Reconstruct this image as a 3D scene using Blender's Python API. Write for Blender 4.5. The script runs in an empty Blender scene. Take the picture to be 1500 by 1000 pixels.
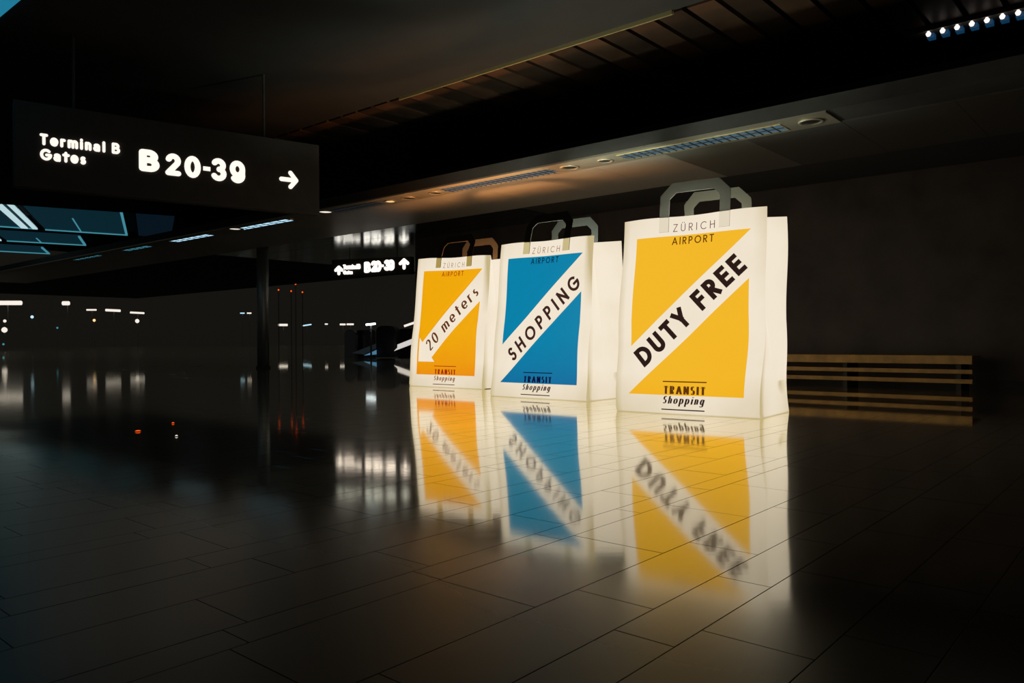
import bpy, bmesh, math, random
from mathutils import Vector, Matrix
random.seed(7)
S = bpy.context.scene
COL = S.collection
pi = math.pi

# ------------------------------------------------------------------ camera
F = 1130.0                       # focal length in pixels of the 1500x1000 frame
CH = 0.6                         # camera height
ROLL, PITCH = math.atan(.006), -2.0/F
r_ax = Vector((math.cos(ROLL), 0, -math.sin(ROLL)))
f_ax = Vector((0, math.cos(PITCH), math.sin(PITCH)))
u_ax = r_ax.cross(f_ax).normalized()
r_ax = f_ax.cross(u_ax).normalized()
EYE = Vector((0, 0, CH))
cd = bpy.data.cameras.new('camera'); cam = bpy.data.objects.new('camera', cd); COL.objects.link(cam)
cd.sensor_width = 36; cd.lens = 36*F/1500; cd.clip_end = 400; cd.clip_start = .05
M = Matrix((r_ax, u_ax, -f_ax)).transposed().to_4x4(); M.translation = EYE
cam.matrix_world = M
S.camera = cam
cd.dof.use_dof = False

# ------------------------------------------------------------------ world, exposure
W = bpy.data.worlds.new('night'); S.world = W; W.use_nodes = True
bg = W.node_tree.nodes['Background']
bg.inputs[0].default_value = (.026, .025, .0225, 1); bg.inputs[1].default_value = 1.0
S.view_settings.view_transform = 'Standard'; S.view_settings.look = 'None'
S.view_settings.exposure = 0; S.view_settings.gamma = 1; S.view_settings.use_curve_mapping = False
S.cycles.use_denoising = True
S.cycles.max_bounces = 6

# ------------------------------------------------------------------ helpers
def ray(px, py):
    return (r_ax*((px-750)/F) + u_ax*((500-py)/F) + f_ax)
def at_z(px, py, z):
    d = ray(px, py); k = (z-CH)/d.z
    return EYE + d*k
def at_y(px, py, Y):
    d = ray(px, py); return EYE + d*(Y/d.y)

def lin(c):
    return tuple((x/12.92 if x <= .04045 else ((x+.055)/1.055)**2.4) for x in [v/255 for v in c])

MATS = {}
def mat(name, base=(.5,.5,.5), rough=.6, metal=0, emit=None, es=1.0, spec=.5, noise=0, nscale=8, bump=0, bscale=60, rnoise=0):
    m = bpy.data.materials.new(name); m.use_nodes = True
    nt = m.node_tree; b = nt.nodes['Principled BSDF']
    b.inputs['Base Color'].default_value = (*base, 1); b.inputs['Roughness'].default_value = rough
    b.inputs['Metallic'].default_value = metal; b.inputs['Specular IOR Level'].default_value = spec
    if emit:
        b.inputs['Emission Color'].default_value = (*emit, 1); b.inputs['Emission Strength'].default_value = es
    tc = nt.nodes.new('ShaderNodeTexCoord')
    if noise:
        n = nt.nodes.new('ShaderNodeTexNoise'); n.inputs['Scale'].default_value = nscale; n.inputs['Detail'].default_value = 4
        nt.links.new(tc.outputs['Object'], n.inputs['Vector'])
        cr = nt.nodes.new('ShaderNodeValToRGB')
        cr.color_ramp.elements[0].color = (*[c*(1-noise) for c in base], 1); cr.color_ramp.elements[0].position = .3
        cr.color_ramp.elements[1].color = (*[min(1, c*(1+noise)) for c in base], 1); cr.color_ramp.elements[1].position = .7
        nt.links.new(n.outputs['Fac'], cr.inputs['Fac']); nt.links.new(cr.outputs['Color'], b.inputs['Base Color'])
    if rnoise:
        n = nt.nodes.new('ShaderNodeTexNoise'); n.inputs['Scale'].default_value = nscale
        nt.links.new(tc.outputs['Object'], n.inputs['Vector'])
        mr = nt.nodes.new('ShaderNodeMapRange'); mr.inputs['To Min'].default_value = max(0, rough-rnoise); mr.inputs['To Max'].default_value = rough+rnoise
        nt.links.new(n.outputs['Fac'], mr.inputs['Value']); nt.links.new(mr.outputs['Result'], b.inputs['Roughness'])
    if bump:
        n = nt.nodes.new('ShaderNodeTexNoise'); n.inputs['Scale'].default_value = bscale
        nt.links.new(tc.outputs['Object'], n.inputs['Vector'])
        bp = nt.nodes.new('ShaderNodeBump'); bp.inputs['Strength'].default_value = bump; bp.inputs['Distance'].default_value = .01
        nt.links.new(n.outputs['Fac'], bp.inputs['Height']); nt.links.new(bp.outputs['Normal'], b.inputs['Normal'])
    MATS[name] = m
    return m

class MB:
    def __init__(s): s.v = []; s.f = []
    def quad(s, a, b, c, d):
        n = len(s.v); s.v += [tuple(a), tuple(b), tuple(c), tuple(d)]; s.f.append((n, n+1, n+2, n+3))
    def prism(s, pts, dvec):
        n = len(s.v); k = len(pts); dvec = Vector(dvec)
        s.v += [tuple(p) for p in pts] + [tuple(Vector(p)+dvec) for p in pts]
        s.f.append(tuple(range(n+k-1, n-1, -1))); s.f.append(tuple(range(n+k, n+2*k)))
        for i in range(k):
            j = (i+1) % k; s.f.append((n+i, n+j, n+k+j, n+k+i))
    def obox(s, o, a, b, c):
        """box from corner o spanned by vectors a,b,c"""
        o, a, b = Vector(o), Vector(a), Vector(b)
        s.prism([o, o+a, o+a+b, o+b], c)
    def box(s, x0, x1, y0, y1, z0, z1): s.obox((x0, y0, z0), (x1-x0, 0, 0), (0, y1-y0, 0), (0, 0, z1-z0))
    def rings(s, rings, cap=True):
        n0 = len(s.v); k = len(rings[0])
        for r in rings: s.v += [tuple(p) for p in r]
        for i in range(len(rings)-1):
            for j in range(k):
                a = n0+i*k+j; b = n0+i*k+(j+1) % k
                s.f.append((a, b, b+k, a+k))
        if cap:
            s.f.append(tuple(range(n0+k-1, n0-1, -1))); m = n0+(len(rings)-1)*k; s.f.append(tuple(range(m, m+k)))
    def lathe(s, c, prof, seg=24):
        s.rings([[(c[0]+r*math.cos(2*pi*j/seg), c[1]+r*math.sin(2*pi*j/seg), c[2]+z) for j in range(seg)] for r, z in prof])
    def tube(s, p0, p1, r, seg=8):
        p0, p1 = Vector(p0), Vector(p1); d = (p1-p0).normalized()
        a = d.orthogonal().normalized(); b = d.cross(a)
        s.rings([[p+(a*math.cos(2*pi*j/seg)+b*math.sin(2*pi*j/seg))*r for j in range(seg)] for p in (p0, p1)])
    def build(s, name, m, parent=None, smooth=False, bevel=0, fix=True):
        me = bpy.data.meshes.new(name); me.from_pydata(s.v, [], s.f)
        if fix:
            bm = bmesh.new(); bm.from_mesh(me); bmesh.ops.recalc_face_normals(bm, faces=bm.faces); bm.to_mesh(me); bm.free()
        me.materials.append(m)
        o = bpy.data.objects.new(name, me); COL.objects.link(o)
        if parent is not None:
            o.parent = parent
            o.matrix_parent_inverse = parent_world(parent).inverted()
        if smooth:
            for p in me.polygons: p.use_smooth = True
        if bevel:
            mo = o.modifiers.new('bevel', 'BEVEL'); mo.width = bevel; mo.segments = 2; mo.limit_method = 'ANGLE'
        return o
def parent_world(p):
    # every mesh child keeps world coordinates, so only a top-level parent has a transform
    return p.matrix_basis.copy() if p.parent is None else Matrix.Identity(4)
def empty(name, loc=(0, 0, 0)):
    o = bpy.data.objects.new(name, None); COL.objects.link(o); o.location = loc; o.empty_display_size = .2
    return o
def tag(o, label=None, cat=None, group=None, kind=None):
    if label: o['label'] = label
    if cat: o['category'] = cat
    if group: o['group'] = group
    if kind: o['kind'] = kind
    return o
def struct(o): o['kind'] = 'structure'; return o
def V2(u, v, z): return U*u + V*v + Vector((0, 0, z))

# building grid: U runs along the hall to the left and away, V to the right and away
U = Vector((-.757, .6534, 0)).normalized(); V = Vector((U.y, -U.x, 0))
def uv_of(p): p = Vector(p); return p.dot(U), p.dot(V)
def q_at(px, off):
    """distance along U where the vertical plane through pixel column px meets the line at offset off"""
    d = ray(px, 498); d = Vector((d.x, d.y, 0)); k = off/d.dot(V)
    return (d*k).dot(U)

# ------------------------------------------------------------------ materials
def floor_mat():
    m = bpy.data.materials.new('polished_dark_stone'); m.use_nodes = True
    nt = m.node_tree; nt.nodes.clear(); N = nt.nodes.new; L = nt.links.new
    out = N('ShaderNodeOutputMaterial'); mix = N('ShaderNodeMixShader'); L(mix.outputs[0], out.inputs[0])
    dif = N('ShaderNodeBsdfDiffuse'); gl = N('ShaderNodeBsdfGlossy')
    geo = N('ShaderNodeNewGeometry')
    n1 = N('ShaderNodeTexNoise'); n1.inputs['Scale'].default_value = 2.2; n1.inputs['Detail'].default_value = 8; n1.inputs['Roughness'].default_value = .65
    L(geo.outputs['Position'], n1.inputs['Vector'])
    cr = N('ShaderNodeValToRGB'); e = cr.color_ramp.elements
    e[0].position = .32; e[0].color = (.012, .017, .014, 1); e[1].position = .7; e[1].color = (.036, .036, .028, 1)
    L(n1.outputs['Fac'], cr.inputs['Fac'])
    oi = N('ShaderNodeObjectInfo'); mr0 = N('ShaderNodeMapRange'); mr0.inputs['To Min'].default_value = .7; mr0.inputs['To Max'].default_value = 1.25
    L(oi.outputs['Random'], mr0.inputs['Value'])
    mu = N('ShaderNodeVectorMath'); mu.operation = 'SCALE'; L(cr.outputs['Color'], mu.inputs[0]); L(mr0.outputs['Result'], mu.inputs['Scale'])
    L(mu.outputs[0], dif.inputs['Color'])
    gl.inputs['Color'].default_value = (1, .965, .86, 1)
    n2 = N('ShaderNodeTexNoise'); n2.inputs['Scale'].default_value = 5; n2.inputs['Detail'].default_value = 5
    L(geo.outputs['Position'], n2.inputs['Vector'])
    mr = N('ShaderNodeMapRange'); mr.inputs['To Min'].default_value = ROUGH-.012; mr.inputs['To Max'].default_value = ROUGH+.02
    L(n2.outputs['Fac'], mr.inputs['Value'])
    # the walked lane of the hall has lost its polish: duller on the camera side of a line parallel to the hall
    dt = N('ShaderNodeVectorMath'); dt.operation = 'DOT_PRODUCT'; L(geo.outputs['Position'], dt.inputs[0]); dt.inputs[1].default_value = tuple(V)
    ad = N('ShaderNodeMath'); ad.operation = 'MULTIPLY_ADD'; n4 = N('ShaderNodeTexNoise'); n4.inputs['Scale'].default_value = 1.1; n4.inputs['Detail'].default_value = 1; L(geo.outputs['Position'], n4.inputs['Vector'])
    L(n4.outputs['Fac'], ad.inputs[0]); ad.inputs[1].default_value = .5; L(dt.outputs['Value'], ad.inputs[2])
    wr = N('ShaderNodeMapRange'); wr.interpolation_type = 'SMOOTHSTEP'; L(ad.outputs[0], wr.inputs['Value'])
    wr.inputs['From Min'].default_value = 1.2; wr.inputs['From Max'].default_value = 2.15; wr.inputs['To Min'].default_value = .30; wr.inputs['To Max'].default_value = 0
    a2 = N('ShaderNodeMath'); a2.operation = 'ADD'; L(wr.outputs['Result'], a2.inputs[0]); L(mr.outputs['Result'], a2.inputs[1])
    fp = N('ShaderNodeMapRange'); L(dt.outputs['Value'], fp.inputs['Value'])      # little walked far floor keeps a deeper polish
    fp.inputs['From Min'].default_value = 4.6; fp.inputs['From Max'].default_value = 7.5; fp.inputs['To Min'].default_value = 0; fp.inputs['To Max'].default_value = -.042
    a3 = N('ShaderNodeMath'); a3.operation = 'ADD'; L(a2.outputs[0], a3.inputs[0]); L(fp.outputs['Result'], a3.inputs[1])
    L(a3.outputs[0], gl.inputs['Roughness'])
    g2 = N('ShaderNodeBsdfGlossy'); g2.inputs['Color'].default_value = (1, .97, .86, 1); g2.inputs['Roughness'].default_value = .26
    gm = N('ShaderNodeMixShader'); gm.inputs[0].default_value = .12; L(gl.outputs[0], gm.inputs[1]); L(g2.outputs[0], gm.inputs[2])
    # long soft undulation of the wax
    mp = N('ShaderNodeMapping'); mp.inputs['Scale'].default_value = (1.2, 6, 1); L(geo.outputs['Position'], mp.inputs['Vector'])
    n3 = N('ShaderNodeTexNoise'); n3.inputs['Scale'].default_value = 3; L(mp.outputs[0], n3.inputs['Vector'])
    bp = N('ShaderNodeBump'); bp.inputs['Strength'].default_value = .008; bp.inputs['Distance'].default_value = .01
    L(n3.outputs['Fac'], bp.inputs['Height']); L(bp.outputs['Normal'], gl.inputs['Normal'])
    fr = N('ShaderNodeFresnel'); fr.inputs['IOR'].default_value = FIOR
    sc = N('ShaderNodeMath'); sc.operation = 'MULTIPLY'; sc.inputs[1].default_value = FGAIN; sc.use_clamp = True
    L(fr.outputs[0], sc.inputs[0]); L(sc.outputs[0], mix.inputs['Fac']); L(dif.outputs[0], mix.inputs[1]); L(gm.outputs[0], mix.inputs[2])
    return m
ROUGH, FIOR, FGAIN = .064, 1.6, 1.8
m_floor = floor_mat()
m_grout = mat('dark_grout', (.02, .02, .017), .6)
m_black = mat('matte_black_metal', (.07, .066, .06), .75, spec=.2, noise=.08)
m_ceil = mat('black_ceiling_paint', (.034, .033, .031), .9, spec=.1, noise=.08, nscale=3)
m_wall = mat('dark_brown_wall_panel', (.07, .055, .045), .55, spec=.3, noise=.3, nscale=2)
m_slat = mat('brown_ceiling_slat', (.07, .036, .020), .5, spec=.3, noise=.25, nscale=3)
m_slat2 = mat('dark_ceiling_slat', (.035, .020, .012), .5, spec=.3, noise=.25, nscale=3)
m_soffit = mat('brushed_soffit_metal', (.60, .53, .42), .42, metal=.35, rnoise=.06, nscale=1.5)
m_soffit2 = mat('smooth_dark_soffit_metal', (.22, .33, .33), .13, metal=1, rnoise=.03, nscale=3)
m_band = mat('satin_band_metal', (.62, .55, .42), .5, metal=.8, rnoise=.08, nscale=2)
m_trim = mat('brass_trim', (.75, .62, .30), .45, metal=.7)
m_steel = mat('steel_column', (.42, .43, .40), .5, metal=.8, rnoise=.06, nscale=6)
m_blade = mat('louvre_blade', (.25, .32, .38), .35, metal=1)
m_wood = mat('bench_wood', (.55, .30, .06), .42, spec=.4, noise=.25, nscale=6)
m_rubber = mat('black_rubber', (.03, .03, .032), .45, spec=.5)
m_glassy = mat('grey_panel_glass', (.22, .25, .27), .2, metal=.7)
def em(name, c, s): return mat(name, (.02, .02, .02), .6, emit=c, es=s)
m_white = em('lit_white_letters', lin((255, 240, 228)), 1.15)
m_far = em('white_lamp_glow', lin((250, 240, 228)), 1.0)
m_warm = em('warm_lamp_glow', lin((255, 205, 140)), 1.4)
m_blueglow = em('louvre_glow_blue', lin((95, 130, 150)), .42)
m_blueglow2 = em('louvre_glow_pale_blue', lin((165, 205, 225)), 1.5)
m_teal_edge = em('teal_edge_light', lin((75, 155, 172)), .75)
m_white_edge = em('white_edge_light', lin((185, 215, 220)), 1.0)
m_teal = em('teal_backlit_pane', lin((10, 36, 46)), 1.0)
m_teal2 = em('faint_teal_backlit_pane', lin((8, 20, 29)), 1.0)
m_red = em('orange_pilot_glow', lin((255, 90, 20)), 1.2)
m_bulb = em('small_bulb_glow', lin((255, 238, 225)), 1.4)
m_bulbbody = em('blue_socket_glow', lin((12, 50, 78)), 1.0)
m_cyan = em('corner_cyan_glow', lin((30, 120, 150)), 1.0)

# ------------------------------------------------------------------ floor
FZ = -.006
fl = MB(); fl.v = [(-150, -3, FZ), (150, -3, FZ), (150, 150, FZ), (-150, 150, FZ), (-150, -3, FZ-.2), (150, -3, FZ-.2), (150, 150, FZ-.2), (-150, 150, FZ-.2)]
fl.f = [(0, 1, 2, 3), (7, 6, 5, 4), (0, 4, 5, 1), (1, 5, 6, 2), (2, 6, 7, 3), (3, 7, 4, 0)]
floor = struct(fl.build('floor', m_floor))
# joints are the grout strip seen between tiles: a thin grout sheet under the tiled part
rows = [.745, .885, 1.095, 1.405, 1.51, 1.737]
wid = [.21, .14, .30, .11, .23, .18, .27, .14]
k = 0
while rows[-1] < 24: rows.append(rows[-1]+wid[k % 8]); k += 1
while rows[0] > -9: rows.insert(0, rows[0]-wid[(k+3) % 8]); k += 1
known = {.745: [1.343, 1.815], .885: [1.502, 2.066], 1.095: [1.912]}
tiles = []
for i in range(len(rows)-1):
    a, b = rows[i], rows[i+1]
    js = known.get(round(a, 3), [])
    L0 = .50 if (b-a) < .2 else .58
    if i and round(a, 3) == round(.745, 3): pass
    start = js[0] if js else (1.456 if abs(b-.745) < 1e-4 else random.uniform(0, .6))
    cuts = list(js) if js else [start]
    while cuts[0] > -9: cuts.insert(0, cuts[0]-L0*random.uniform(.9, 1.12))
    while cuts[-1] < 22: cuts.append(cuts[-1]+L0*random.uniform(.9, 1.12))
    for j in range(len(cuts)-1): tiles.append((a, b, cuts[j], cuts[j+1]))
sel = []
for t in tiles:
    p = U*((t[0]+t[1])/2) + V*((t[2]+t[3])/2)
    if p.y < .5 or p.y > 19: continue
    if abs(p.x) > p.y*.72+1.6: continue
    d = p.length
    vis = abs(p.x) < p.y*.68+.15 and p.y > 1.2
    sel.append((d + (0 if vis else 4.5), t))
sel.sort(key=lambda x: x[0])
G = .0007
def tile_geo(mb, t, top=0.0):
    a, b, c, d = t[0]+G, t[1]-G, t[2]+G, t[3]-G; h = .0007
    lo = [V2(a, c, FZ), V2(b, c, FZ), V2(b, d, FZ), V2(a, d, FZ)]
    md = [V2(a, c, top-h), V2(b, c, top-h), V2(b, d, top-h), V2(a, d, top-h)]
    hi = [V2(a+h, c+h, top), V2(b-h, c+h, top), V2(b-h, d-h, top), V2(a+h, d-h, top)]
    mb.rings([lo, md, hi])
NP = 290
for i, (d, t) in enumerate(sel[:NP]):
    mb = MB(); tile_geo(mb, t, -random.random()*.0003); mb.build('stone_tile', m_floor, floor)
mb = MB()
for d, t in sel[NP:]: tile_geo(mb, t)
tag(mb.build('distant_stone_tile', m_floor, floor), kind='stuff')
gs = MB()
gs.prism([(-1.6-.36, .5, FZ), (1.96, .5, FZ), (15.2, 19, FZ), (-15.2, 19, FZ)], (0, 0, .0008))
gs.build('grout', m_grout, floor)

# ------------------------------------------------------------------ ceilings
CZ = 4.0      # main ceiling
SZ = 2.7      # canopy soffit
TR = 7.15     # offset of the brass trim line
c1 = MB(); c1.obox(V2(-14, -14, CZ), U*46, V*(14+TR), (0, 0, .2)); struct(c1.build('ceiling', m_ceil))
lam = empty('ceiling_2', V2(8, TR, CZ)); struct(lam)
bk = MB(); bk.obox(V2(-14, TR, CZ+.06), U*46, V*14, (0, 0, .14)); bk.build('backing_board', m_ceil, lam)
for i in range(44):
    q = -1.2 + i*.36
    mb = MB(); mb.obox(V2(q+.03, TR+.05, CZ), U*.30, V*5.4, (0, 0, .055)); mb.build('ceiling_slat', m_slat if i % 2 else m_slat2, lam)
tr = MB()
qa, qb = q_at(988, TR), q_at(588, TR)
tr.obox(V2(qa, TR-.02, CZ-.045), U*(qb-qa), V*.018, (0, 0, .045)); tr.obox(V2(qa, TR+.014, CZ-.03), U*(qb-qa), V*.014, (0, 0, .03))
struct(tr.build('trim_1', m_trim))

# canopy: front fixture band, bright metal soffit, smooth dark soffit beyond
CQ0, CQ1 = q_at(1212, 7.35), 38
CF, CB, CM = 7.35, 7.80, 9.42
can = empty('ceiling_3', V2(10, CF, SZ)); struct(can)
fa = MB(); fa.obox(V2(-8, CF, SZ+.02), U*(CQ1+8), V*9, (0, 0, .14)); fa.build('canopy_slab', m_black, can)
# fixture band panels
n = 0; q = CQ0
while q < 30:
    w = 1.95; mb = MB(); mb.obox(V2(q+.004, CF, SZ), U*(w-.008), V*(CB-CF-.01), (0, 0, .02)); mb.build('band_panel', m_band, can); q += w
q = CQ0-1.95
m_sof3 = mat('shaded_soffit_metal', (.22, .20, .16), .5, metal=.3); m_sof4 = mat('dark_shaded_soffit_metal', (.11, .10, .085), .55, metal=.2)  # right end panels: fading glow put into darker copies of the soffit colour
while q < 30:
    w = .975; mb = MB()
    for (o0, o1) in ((CB, CM),):
        mb.obox(V2(q+.002, o0+.003, SZ+.004), U*(w-.004), V*(o1-o0-.006), (0, 0, .016))
    mb.build('soffit_panel', m_soffit if q > CQ0+1.5 else m_sof3 if q > CQ0+.5 else m_sof4, can); q += w
o0 = CM
while o0 < 15.5:
    mb = MB(); mb.obox(V2(8, o0+.006, SZ+.004), U*(17.6-8), V*(.75-.012), (0, 0, .016)); mb.build('dark_soffit_strip', m_soffit2, can); o0 += .75

# walls
wb = MB(); wb.obox(V2(-8, 10.75, FZ), U*(8+11.9), V*.25, (0, 0, CZ-FZ)); struct(wb.build('wall_back', m_wall))
bb = MB(); bb.obox(V2(-8, 10.72, FZ), U*(8+11.9), V*.03, (0, 0, .09)); struct(bb.build('baseboard_back', m_black))

wf = MB(); wf.box(-150, 150, 140, 140.5, FZ, 22); struct(wf.build('wall_far', mat('far_dark_wall', (.42, .40, .36), .9, spec=0)))

# ------------------------------------------------------------------ ceiling fixtures on the band
OFFF = 7.58
def louvre(x0, x1, glow, label, wv=.2, div=.09, group='louvred lights in the canopy band'):
    qa, qb = sorted((q_at(x0, OFFF), q_at(x1, OFFF)))
    o = empty('louvred_ceiling_light', V2((qa+qb)/2, OFFF, SZ)); tag(o, label, 'ceiling light', group)
    m = MB(); z = SZ-.006; t = .012; a, b = OFFF-wv/2, OFFF+wv/2
    m.obox(V2(qa, a, z), U*(qb-qa), V*t, (0, 0, .012)); m.obox(V2(qa, b-t, z), U*(qb-qa), V*t, (0, 0, .012))
    m.obox(V2(qa, a+t, z), U*t, V*(wv-2*t), (0, 0, .012)); m.obox(V2(qb-t, a+t, z), U*t, V*(wv-2*t), (0, 0, .012))
    m.build('frame', m_trim if glow is m_blueglow else m_blade, o)
    d = MB(); d.obox(V2(qa+t, a+t, SZ-.0025), U*(qb-qa-2*t), V*(wv-2*t), (0, 0, .002)); d.build('diffuser', glow, o)
    bl = MB(); q = qa+div
    while q < qb-.03:
        bl.obox(V2(q, a+t, z-.004), U*.012 + V*.0, V*(wv-2*t), (0, 0, .007)); q += div
    bl.obox(V2(qa+t, OFFF-.006, z-.004), U*(qb-qa-2*t), V*.012, (0, 0, .006))
    bl.build('louvre_blades', m_black, o)
    return o
louvre(652, 815, m_blueglow, 'blue-grey louvred light in the canopy above the blue shopping bag', .26)
louvre(913, 1152, m_blueglow, 'longest blue-grey louvred light, above the largest orange bag', .26)
louvre(490, 560, em('louvre_glow_dim', lin((60, 70, 75)), .35), 'dim louvred light above the small lit gate sign', .2)
louvre(352, 426, m_blueglow2, 'pale blue lit louvred light strip right of the big gate sign', .2, .25)
louvre(254, 309, m_blueglow2, 'pale blue lit louvred strip below the arrow of the big sign', .2, .25)
louvre(183, 220, m_teal_edge, 'small teal lit louvred strip beside the dark bulkhead', .16, .3)
louvre(110, 148, m_teal_edge, 'farthest small teal louvred strip under the teal ceiling panes', .12, .3)
def downlight(px, off, r, glow, label):
    q = q_at(px, off); c = V2(q, off, SZ)
    o = empty('downlight', c); tag(o, label, 'ceiling light', 'round downlights in the canopy band')
    m = MB(); m.lathe(c, [(r, -.002), (r, -.012), (r*.8, -.014), (r*.74, -.002)], 24); m.build('trim_ring', m_band, o, smooth=True)
    m = MB(); m.lathe(c, [(r*.72, -.001), (r*.7, -.004), (r*.3, -.006)], 20); m.build('lamp', glow, o, smooth=True)
m_off = mat('unlit_lamp_recess', (.02, .016, .012), .4)
downlight(478, 7.5, .14, m_far, 'brightly lit round downlight left above the small gate sign')
downlight(346, 7.5, .15, m_far, 'brightly lit round downlight at the left end of a pale louvred strip')
downlight(428, 7.56, .05, m_warm, 'tiny warm round downlight at the right end of a pale louvred strip')
downlight(573, 7.6, .10, m_warm, 'warm lit round downlight left of two unlit ones')
downlight(600, 7.6, .12, m_off, 'unlit round downlight nearest right of the warm lit one')
downlight(640, 7.6, .11, m_off, 'unlit round downlight beside the left end of the louvred light over the blue bag')
downlight(836, 7.58, .12, m_off, 'unlit round downlight just right of the louvred light over the blue bag')
downlight(888, 7.58, .10, m_off, 'unlit round downlight just left of the longest louvred light')
downlight(1190, 7.56, .12, m_off, 'unlit round downlight at the right end of the canopy')

# ------------------------------------------------------------------ bulb rail top right
rail = empty('bulb_rail', at_z(1425, 36, CZ-.08)); tag(rail, 'blue rail of small round white bulbs in the top right corner', 'light rail')
p0, off = at_z(1360, 50, CZ-.08), uv_of(at_z(1360, 50, CZ-.08))[1]
qr0 = uv_of(p0)[0]; qr1 = uv_of(at_z(1492, 20, CZ-.08))[0]; stp = (qr1-qr0)/6
mb = MB(); mb.obox(V2(min(qr0, qr0+stp*9)-.1, off-.03, CZ-.05), U*(abs(stp)*9+.35), V*.22, (0, 0, .05)); mb.build('rail_body', m_black, rail)
for i in range(9):
    c = V2(qr0+stp*i, off, CZ-.08)
    m = MB(); m.lathe(c, [(.004, -.027), (.017, -.022), (.026, -.004), (.026, .008), (.014, .022), (.012, .03)], 14); m.build('bulb', m_bulb, rail, smooth=True)
    m = MB(); m.obox(c+V*.07+U*.03+Vector((0, 0, -.02)), U*-.07, V*.10, (0, 0, .05)); m.build('socket', m_bulbbody, rail)

# ------------------------------------------------------------------ left hall: teal panes, bulkhead
PZ = 4.0
def pane(corners, label, trims, m=m_teal, two=False):
    fr, flt, depth = corners
    a = at_z(*fr, PZ-.05); b = at_z(*flt, PZ-.05)
    bdir = Vector((-.423, .906, 0)); nr = -bdir*depth
    o = empty('teal_ceiling_light', (a+b)/2); tag(o, label, 'ceiling light', 'backlit teal ceiling panes at the left')
    mb = MB(); mb.prism([a, b, b+nr, a+nr], (0, 0, .04)); mb.build('pane', m, o)
    along = (b-a).normalized()
    if 'far' in trims:
        t = MB(); t.obox(a-Vector((0, 0, .03)), b-a, bdir*.05, (0, 0, .05)); t.build('frame_edge', m_teal_edge, o)
    if 'right' in trims:
        t = MB(); t.obox(a-Vector((0, 0, .03)), nr, along*(.06 if not two else .12), (0, 0, .05)); t.build('frame_edge', m_white_edge if two else m_teal_edge, o)
        if two:
            t = MB(); t.obox(a-Vector((0, 0, .03))+along*.24, nr, along*.16, (0, 0, .05)); t.build('frame_edge', m_white_edge, o)
    if 'mid' in trims:
        t = MB(); t.obox(a+(b-a)*.57-Vector((0, 0, .02)), nr*.5, along*.03, (0, 0, .04)); t.build('glazing_bar', m_teal_edge, o)
pane(((187, 343.5), (66, 335.5), 5.5), 'dim teal pane, right one of the front row beside the bulkhead', ('far', 'right', 'mid'))
pane(((55, 334.5), (-70, 326), 5.5), 'dim teal pane with double white edge, left one of the front row', ('far', 'right'), two=True)
pane(((126, 358.5), (10, 352), 2.4), 'teal pane of the second row with a bright lower edge', ('far', 'right', 'mid'))
pane(((2, 351.5), (-80, 347), 2.4), 'teal pane cut off by the left frame edge in the second row', ('far', 'right'), two=True)
pane(((73, 371), (-60, 364), 2.0), 'teal pane of the third and farthest row', ('far', 'right'))
pane(((250, 349), (203, 345), 5.0), 'faint blue pane without bright edges, rightmost of the front row', (), m_teal2)
bA = at_z(-130, 287, 3.5); bB = at_z(330, 319, 3.5); bd = (bB-bA)
mb = MB(); mb.obox(bA, bd, Vector((bd.y, -bd.x, 0)).normalized()*-.25, (0, 0, .5)); struct(mb.build('trim_2', m_ceil))
# cyan corner light, top left
ca = at_z(25, 0, CZ-.02); cb = at_z(0, 21, CZ-.02)
mb = MB(); e = (ca-cb); mb.prism([ca+e*.8, cb-e*.8, cb-e*.8+Vector((-2.2, -.9, 0)), ca+e*.8+Vector((-2.2, -.9, 0))], (0, 0, -.03))
o = mb.build('cyan_ceiling_light', m_cyan); tag(o, 'cyan lit ceiling panel cut off by the top left corner', 'ceiling light')

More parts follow.
